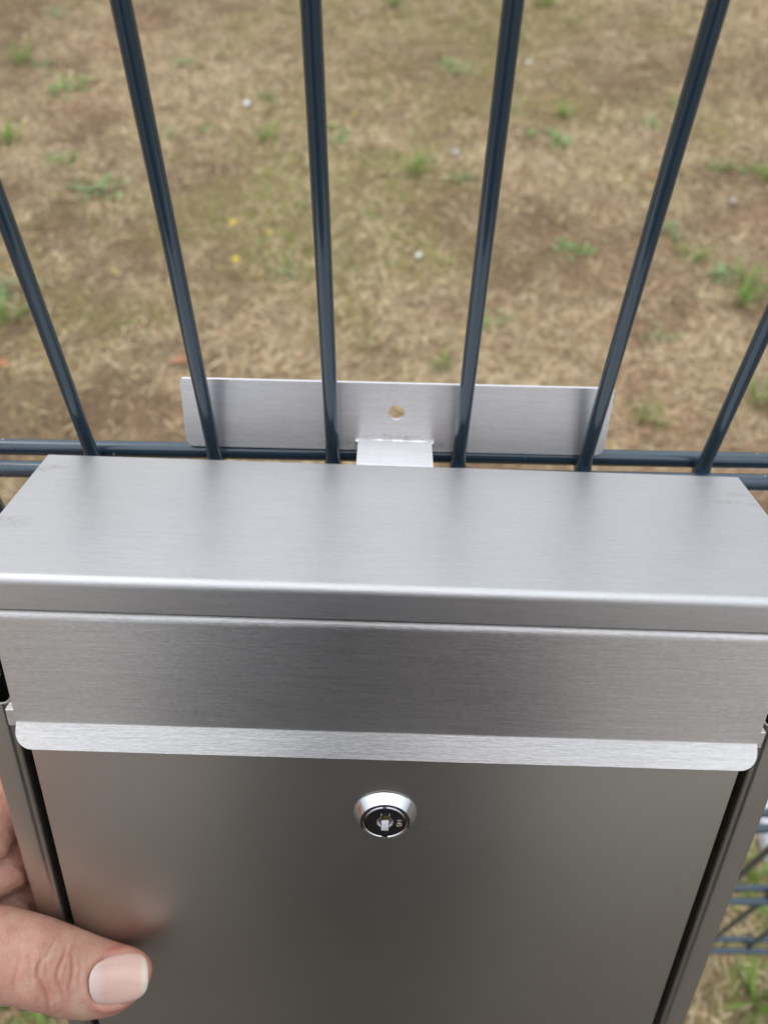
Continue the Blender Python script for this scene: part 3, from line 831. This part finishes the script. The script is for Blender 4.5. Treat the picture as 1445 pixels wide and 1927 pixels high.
# thumb: centre line and half width (box mm), loft with elliptical sections
TH = NC([(-170, 97.5, -163, 18.0), (-158, 96.2, -164.5, 17.8), (-145.6, 94.7, -167.0, 17.3), (-138.4, 93.8, -170.2, 16.5), (-129.7, 93.8, -173.9, 16.4), (-120.5, 93.2, -180.1, 15.9), (-113.5, 92.0, -185, 14.9),
         (-108.6, 91.0, -187.5, 13.9), (-103.5, 91.0, -187.6, 12.7), (-99.9, 91.0, -186.6, 11.5), (-95.5, 91.0, -185.0, 9.2), (-92.1, 91.0, -183.4, 6.2), (-90.2, 91.0, -182.4, 3.4), (-89.4, 91.0, -181.9, 0.5)])
TH_S = np.concatenate([[0], np.cumsum(np.linalg.norm(np.diff(TH[:, :3], axis=0), axis=1))])
AX = NC([0.97, -0.02, -0.05]); AX /= np.linalg.norm(AX)
NN = NC([0.15, 0.60, 0.78]); NN -= AX*(NN@AX); NN /= np.linalg.norm(NN)
BB = np.cross(NN, AX)      # across the thumb, roughly up along the box
def th_c(s): return NC([np.interp(s, TH_S, TH[:, k]) for k in range(4)])
def th_dims(s):
    c = th_c(s); rb = c[3]; rn = rb*0.80 if s < 45 else rb*np.interp(s, [45, 70, 90], [0.80, 0.84, 0.80]); return c[:3], rb, rn
def th_surf(s, phi, off=0.0):
    c, rb, rn = th_dims(s); return c+BB*(rb+off)*math.cos(phi)+NN*(rn+off)*math.sin(phi)
def thumb():
    S = np.linspace(0, TH_S[-1], 90); seg = 40; V, F = [], []
    for s in S:
        for k in range(seg): V.append(bw(*th_surf(s, 2*math.pi*k/seg)))
    n = len(S)
    for i in range(n-1):
        for k in range(seg): F.append((i*seg+k, i*seg+(k+1) % seg, (i+1)*seg+(k+1) % seg, (i+1)*seg+k))
    F.append(tuple(range(seg))[::-1]); F.append(tuple((n-1)*seg+k for k in range(seg)))
    return V, F
def chain(pts, rad, **k): return capsule_chain([bw(*p) for p in pts], [r*MM for r in rad], **k)
WR = (-232, 92, -226)
wrist = bw(*WR); elbow = NC((-0.335, -0.47, 0.085)); shoulder = NC((-0.235, -0.60, 0.44))
fw = lambda f: wrist*(1-f)+elbow*f
parts = [thumb(),
  chain([(-166, 97, -163.5), (-186, 96, -172), (-214, 94, -208)], [18, 20, 23]),                       # thumb metacarpal
  chain([(-180, 78, -134), (-155, 70, -130), (-150.5, 22, -122), (-146, -6, -118), (-128, -13, -117)], [13, 12, 11.3, 10, 8.5]),   # index
  chain([(-182, 76, -156), (-153, 66, -154), (-149.5, 16, -146), (-144, -10, -142), (-122, -14, -140)], [12.5, 11.8, 11.2, 10, 8.5]),
  chain([(-184, 76, -177), (-154, 66, -177), (-149, 14, -169), (-144, -11, -165), (-122, -14, -163)], [12, 11.4, 10.8, 9.8, 8.3]),
  chain([(-186, 78, -198), (-156, 66, -199), (-148, 24, -192), (-144, 2, -188), (-134, -11.5, -186)], [11, 10.2, 9.4, 8.6, 7.4]),
  chain([(-181, 78, -134), (-208, 86, -178), WR], [14, 19, 22]), chain([(-184, 76, -156), (-212, 84, -190), WR], [14, 19, 22]),
  chain([(-186, 77, -178), (-214, 84, -202), WR], [14, 18, 21]), chain([(-188, 79, -198), (-214, 84, -210), WR], [13, 17, 20]),
  chain([(-168, 97, -160), (-178, 88, -142)], [13, 12]),                                                # web
  capsule_chain([fw(0), fw(.12), fw(.55), fw(.92), elbow], [.028, .0285, .040, .044, .040])]
hand_me = union(parts, 0.0009, 4, 'hand')
# folds and nail bed carved on the fine mesh
n = len(hand_me.vertices); co = np.empty(n*3, np.float32); hand_me.vertices.foreach_get('co', co); co = co.reshape(-1, 3).astype(float)
no_ = np.empty(n*3, np.float32); hand_me.vertices.foreach_get('normal', no_); no_ = no_.reshape(-1, 3)
iM = np.array(LOC.inverted()); lc = (co@iM[:3, :3].T+iM[:3, 3])/MM; bx = np.stack([lc[:, 0], -lc[:, 1], lc[:, 2]], -1)
NAIL_C, NAIL_A = 0.0, None
tt = NC([0.965, -0.0, 0.262]); tt -= NN*(tt@NN); tt /= np.linalg.norm(tt); tb = np.cross(NN, tt)     # nail frame
NC0 = NC([-101.3, 91, -185.9])
q = bx-NC0; a_, b_, h_ = q@tt, q@tb, q@NN
near = (bx[:, 0] > -150) & (bx[:, 1] > 74) & (bx[:, 2] < -150) & (bx[:, 2] > -210)
disp = np.zeros(n); crease = np.zeros(n)
face = np.clip((no_@np.array(UX*0)+((no_@np.array(LOC)[:3, :3])@NC([NN[0], -NN[1], NN[2]])))*1.5, 0, 1)   # facing the nail side
HL, HW = 10.6, 8.9
ell = (np.abs(a_/HL)**2.8+np.abs(b_/HW)**2.8)**(1/2.8)
dist = (ell-1)*9.5
fold = np.exp(-((dist-1.5)/1.1)**2)*0.55*np.clip(1.2-np.clip((a_-2)/7, 0, 1.2), 0, 1)-np.exp(-(dist/0.7)**2)*0.45
disp += np.where(near & (h_ > 0), fold*face-np.where(ell < 0.97, 0.45, 0)*face, 0)
# wrinkles over the joint: (centre u at mid thumb, slant, depth, width, extent up, extent down)
for (u0, sl, dp, wd, lo, hi, wob) in ((-127.0, 0.38, .85, .75, -5, 12, 1.0), (-125.0, 0.30, .35, .5, -12, -1, .6), (-121.0, 0.22, .6, .6, -9, 9, .8), (-123.6, .1, .35, .5, 4, 13, .5), (-117.3, 0.25, .5, .6, -6, 7, .7), (-114.6, .2, .22, .5, 0, 8, .5),
                                      (-130.2, 0.3, .3, .6, -8, 4, .8), (-119.0, .15, .25, .45, -11, -2, .5), (-135, .2, .22, .8, -9, 6, .9), (-112.4, .25, .15, .5, -6, 5, .5)):
    cw = (bx-NC([-122, 93.3, -179]))@BB
    uu = u0+sl*(cw)*0.5+wob*0.8*np.sin(cw*0.45+u0)+0.02*cw*cw*0.5
    ext = 1/(1+np.exp(-(cw-lo)*0.9))*1/(1+np.exp((cw-hi)*0.9))
    x = (bx[:, 0]-uu)/wd
    crease = np.maximum(crease, np.where(near, np.exp(-x*x*0.8)*ext*face*dp, 0))
    disp += np.where(near, (-1.25*dp*np.exp(-x*x)+0.40*dp*np.exp(-((np.abs(x)-1.9)/1.0)**2))*ext*face, 0)
# creases where the fingers bend
for (v0, dp) in ((60, .7), (55, .5), (70, .6)):
    m = (bx[:, 1] < 74) & (bx[:, 0] > -175)
    disp += np.where(m, -dp*np.exp(-((bx[:, 1]-v0-1.2*np.sin(bx[:, 2]*.3))/1.0)**2), 0)
disp += np.where(bx[:, 0] > -260, 0.10*(vnoise(bx[:, 0]+bx[:, 1], bx[:, 2]*1.0+bx[:, 1], 77, 0.35)-.5), 0)
nz = vnoise(bx[:, 0]+.5*bx[:, 1], bx[:, 2]-.5*bx[:, 1], 91, .16)*.6+vnoise(bx[:, 0]+.5*bx[:, 1], bx[:, 2]-.5*bx[:, 1], 92, .45)*.4
flush = 0.9*crease+np.where(near & (h_ > -6), np.exp(-((dist-2.2)/2.2)**2)*0.55, 0)+0.5*np.exp(-((a_+4)/9)**2-((b_+14)/5)**2)*near+0.65*np.clip(nz-.5, 0, 1)+np.where((bx[:, 1] < 70), 0.35, 0)
pale = np.where(near, 1.3*np.clip(.47-nz, 0, 1)+0.45*np.exp(-((bx[:, 0]+113)/4)**2), 0.8*np.clip(.45-nz, 0, 1))
co2 = co+no_*disp[:, None]*MM
hand_me.vertices.foreach_set('co', co2.astype(np.float32).ravel()); hand_me.update()
for nm_, arr in (('flush', flush), ('pale', pale)):
    hand_me.attributes.new(nm_, 'FLOAT', 'POINT').data.foreach_set('value', np.clip(arr, 0, 1).astype(np.float32))

# upper body skin: head with face, neck, right arm and hand
hd = NC((0.0, -0.60, 0.705))
def blob(c, r, seg=20):
    V, F = [], []; n = 12
    for i in range(n+1):
        t = math.pi*(i+.02)/(n+.04)
        for k in range(seg): V.append((c[0]+r[0]*math.sin(t)*math.cos(2*math.pi*k/seg), c[1]+r[1]*math.sin(t)*math.sin(2*math.pi*k/seg), c[2]+r[2]*math.cos(t)))
    for i in range(n):
        for k in range(seg): F.append((i*seg+k, i*seg+(k+1) % seg, (i+1)*seg+(k+1) % seg, (i+1)*seg+k))
    F.append(tuple(range(seg))); F.append(tuple(n*seg+k for k in range(seg))[::-1]); return V, F
sk = [blob(hd+NC((0, -.01, .03)), (.077, .098, .098)), blob(hd+NC((0, .03, -.045)), (.058, .065, .075)), blob(hd+NC((0, .075, -.095)), (.028, .022, .022)),
      capsule_chain([hd+NC((0, .085, .005)), hd+NC((0, .108, -.033))], [.009, .015]), capsule_chain([hd+NC((-.022, .092, -.066)), hd+NC((.022, .092, -.066))], [.008, .008]),
      blob(hd+NC((-.078, -.005, -.01)), (.012, .022, .034)), blob(hd+NC((.078, -.005, -.01)), (.012, .022, .034)),
      capsule_chain([hd+NC((0, -.01, -.06)), hd+NC((0, -.035, -.20))], [.056, .062])]
CRn, CDn, CFn, CPn = NC(CR), NC(CD), NC(CF), NC(CP)
def ph(x, y, z): return CPn+CRn*x+CDn*y+CFn*z          # phone frame: right, down along the screen, towards the scene
rs, re_, rw = NC((.235, -.62, .44)), NC((.31, -.56, .12)), ph(.085, .185, -.035)
sk += [capsule_chain([rs, re_, rw], [.055, .043, .027]), capsule_chain([rw, ph(.052, .115, -.034)], [.03, .034], flat=(CFn, .62)), capsule_chain([rw, ph(.058, .075, -.030)], [.026, .017])]
for k in range(4):                                       # fingers wrap the right edge onto the back of the phone
    y = .068+.021*k; sk.append(capsule_chain([ph(.052, y+.006, -.026), ph(.040, y, -.006), ph(.029, y-.003, .0075), ph(.002+.004*abs(k-1), y-.006, .0075)], [.0105, .0095, .0088, .0075]))
sk.append(capsule_chain([ph(.062, .125, -.040), ph(.040, .085, -.028), ph(.018, .062, -.0225)], [.014, .0115, .009]))
sk += [capsule_chain([elbow, elbow*.5+shoulder*.5, shoulder], [.041, .046, .056]), capsule_chain([shoulder, (0, -.63, .47), rs], [.055, .075, .055])]
up_me = union(sk, 0.004, 3, 'upper')
bm = bmesh.new(); bm.from_mesh(hand_me); bm.from_mesh(up_me); pm = bpy.data.meshes.new('person'); bm.to_mesh(pm); bm.free()
pm.polygons.foreach_set('use_smooth', [True]*len(pm.polygons)); pm.materials.clear(); pm.materials.append(M_SKIN)
person = bpy.data.objects.new('person', pm); COL.objects.link(person)
tag(person, 'person whose bare left hand grips the lower left edge of the steel mailbox', 'person')
def garment(name, parts, mat, vox=0.008):
    me = union(parts, vox, 4, name); me.name = name; me.polygons.foreach_set('use_smooth', [True]*len(me.polygons))
    me.materials.clear(); me.materials.append(mat); o = bpy.data.objects.new(name, me); COL.objects.link(o); o.parent = person; return o
cc = capsule_chain
garment('jacket', [cc([(-.07, -.645, .02), (-.07, -.645, -.26)], [.135, .135]), cc([(.07, -.645, .02), (.07, -.645, -.26)], [.135, .135]), cc([(0, -.64, .43), (0, -.645, .25), (0, -.645, -.02)], [.165, .165, .165], flat=((0, 1, 0), .66)), cc([shoulder*1.0, (0, -.63, .45), rs], [.075, .09, .075]),
    cc([shoulder, shoulder*.45+elbow*.55], [.075, .066]), cc([rs, rs*.45+re_*.55], [.075, .066]), cc([(-.09, -.64, .02), (.09, -.64, .02)], [.12, .12], flat=((0, 1, 0), .85))], M_SHIRT)
garment('trousers', [cc([(-.085, -.645, -.05), (.085, -.645, -.05)], [.105, .105]), cc([(-.085, -.645, -.10), (-.08, -.64, -.46), (-.085, -.655, -.80)], [.10, .082, .066]),
    cc([(.085, -.645, -.10), (.08, -.64, -.46), (.085, -.655, -.80)], [.10, .082, .066])], M_JEANS)
for s in (-1, 1):
    garment('shoe', [cc([(s*.085, -.69, GZ+.075), (s*.10, -.53, GZ+.062)], [.045, .040]), cc([(s*.085, -.66, GZ+.08), (s*.085, -.66, GZ+.13)], [.045, .045])], M_SHOE)
garment('hair', [blob(hd+NC((0, -.022, .052)), (.083, .098, .088)), blob(hd+NC((0, -.06, .0)), (.074, .06, .09))], M_HAIR)
for s in (-1, 1):
    v, f = blob(hd+NC((s*.031, .083, .004)), (.011, .009, .009), 16); obj('eye', v, f, M_EYE, person)

# the phone that takes the picture, just behind the camera point
def phone():
    bm = bevel_box((-.054, -.142, .0030), (.022, .018, .0118), .0032, 3)
    gl = simple('black_phone_glass', (0.012, 0.012, 0.016), 0.12); o = from_bm('smartphone', bm, gl.m, sharp=40)
    o.matrix_world = cam.matrix_world.copy()
    tag(o, 'black smartphone held above the mailbox in the right hand of the person', 'phone')
    scr = from_bm('screen', bevel_box((-.051, -.139, .0118), (.019, .015, .0121), 0), simple('phone_screen', (0.02, 0.02, 0.025), 0.05).m, o)
phone()

# thumb nail: thin curved plate
def nail_mat():
    t = NT('thumb_nail')
    tc = t.new('TexCoord'); sp = t.new('SeparateXYZ'); t.link(tc.outputs['UV'], sp.inputs[0])
    c = t.ramp(sp.outputs[0], [(0.0, (0.70, 0.54, 0.50)), (0.13, (0.71, 0.535, 0.49)), (0.27, (0.68, 0.44, 0.37)), (0.84, (0.70, 0.46, 0.38)), (0.915, (0.70, 0.60, 0.48)), (1.0, (0.72, 0.64, 0.52))])
    n = t.noise(t.coord((60, 900, 900)), 1, 2)
    t.link(t.mix(0.15, c, t.ramp(n, [(.3, (.6, .36, .3)), (.7, (.78, .58, .5))])), t.b.inputs['Base Color'])
    t.set(Roughness=0.24); t.b.inputs['Subsurface Weight'].default_value = 0.15; t.b.inputs['Subsurface Scale'].default_value = 0.001
    t.bump(n, 0.05, 0.0002); return t.m
def nail():
    n, m = 28, 24; V, F, UV = [], [], []
    # fit: height of the thumb surface above the nail plane
    sel = near & (h_ > 0) & (np.abs(a_) < 14) & (np.abs(b_) < 13) & (face > 0.2)
    A, Bv, H = a_[sel], b_[sel], h_[sel]
    K = np.stack([np.ones_like(A), A, Bv, A*A, Bv*Bv, A*Bv, A**3], -1); cf = np.linalg.lstsq(K, H, rcond=None)[0]
    def hz(a, b): return float(NC([1, a, b, a*a, b*b, a*b, a**3])@cf)
    for lay in (0, 1):
        for i in range(n+1):
            for j in range(m+1):
                x, y = 2*i/n-1, 2*j/m-1
                # square to superellipse
                k = (abs(x)**2.8+abs(y)**2.8)**(1/2.8); mx = max(abs(x), abs(y)); sc = mx/k if k > 0 else 1
                a, b = x*sc*HL*0.985, y*sc*HW*0.975
                if a > 0: a *= 1.03
                e = 1-min(1, (1-mx)*6)
                h = hz(min(a, 7.5)*1.0, b)+0.72-0.42*e*e-(0.5*lay) - (0.22*max(0, a-7.5) if a > 7.5 else 0)
                P = NC0+tt*a+tb*b+NN*h; V.append(L(*P)); UV.append((x*sc*.5+.5+0.10*((y*sc)**2)*(1-(x*sc*.5+.5)), y*sc*.5+.5))
    st = (n+1)*(m+1); I = lambda l, i, j: l*st+i*(m+1)+j
    for i in range(n):
        for j in range(m):
            F.append((I(0, i, j), I(0, i+1, j), I(0, i+1, j+1), I(0, i, j+1))); F.append((I(1, i, j), I(1, i, j+1), I(1, i+1, j+1), I(1, i+1, j)))
    for i in range(n): F.append((I(0, i, 0), I(1, i, 0), I(1, i+1, 0), I(0, i+1, 0))); F.append((I(0, i, m), I(0, i+1, m), I(1, i+1, m), I(1, i, m)))
    for j in range(m): F.append((I(0, 0, j), I(0, 0, j+1), I(1, 0, j+1), I(1, 0, j))); F.append((I(0, n, j), I(1, n, j), I(1, n, j+1), I(0, n, j+1)))
    o = obj('thumb_nail', V, F, nail_mat(), person, sharp=60)
    o.matrix_world = LOC
    bm = bmesh.new(); bm.from_mesh(o.data); bmesh.ops.recalc_face_normals(bm, faces=bm.faces[:]); bm.to_mesh(o.data); bm.free()
    uv = o.data.uv_layers.new(name='UVMap')
    for lp in o.data.loops: uv.data[lp.index].uv = UV[lp.vertex_index]
nail()
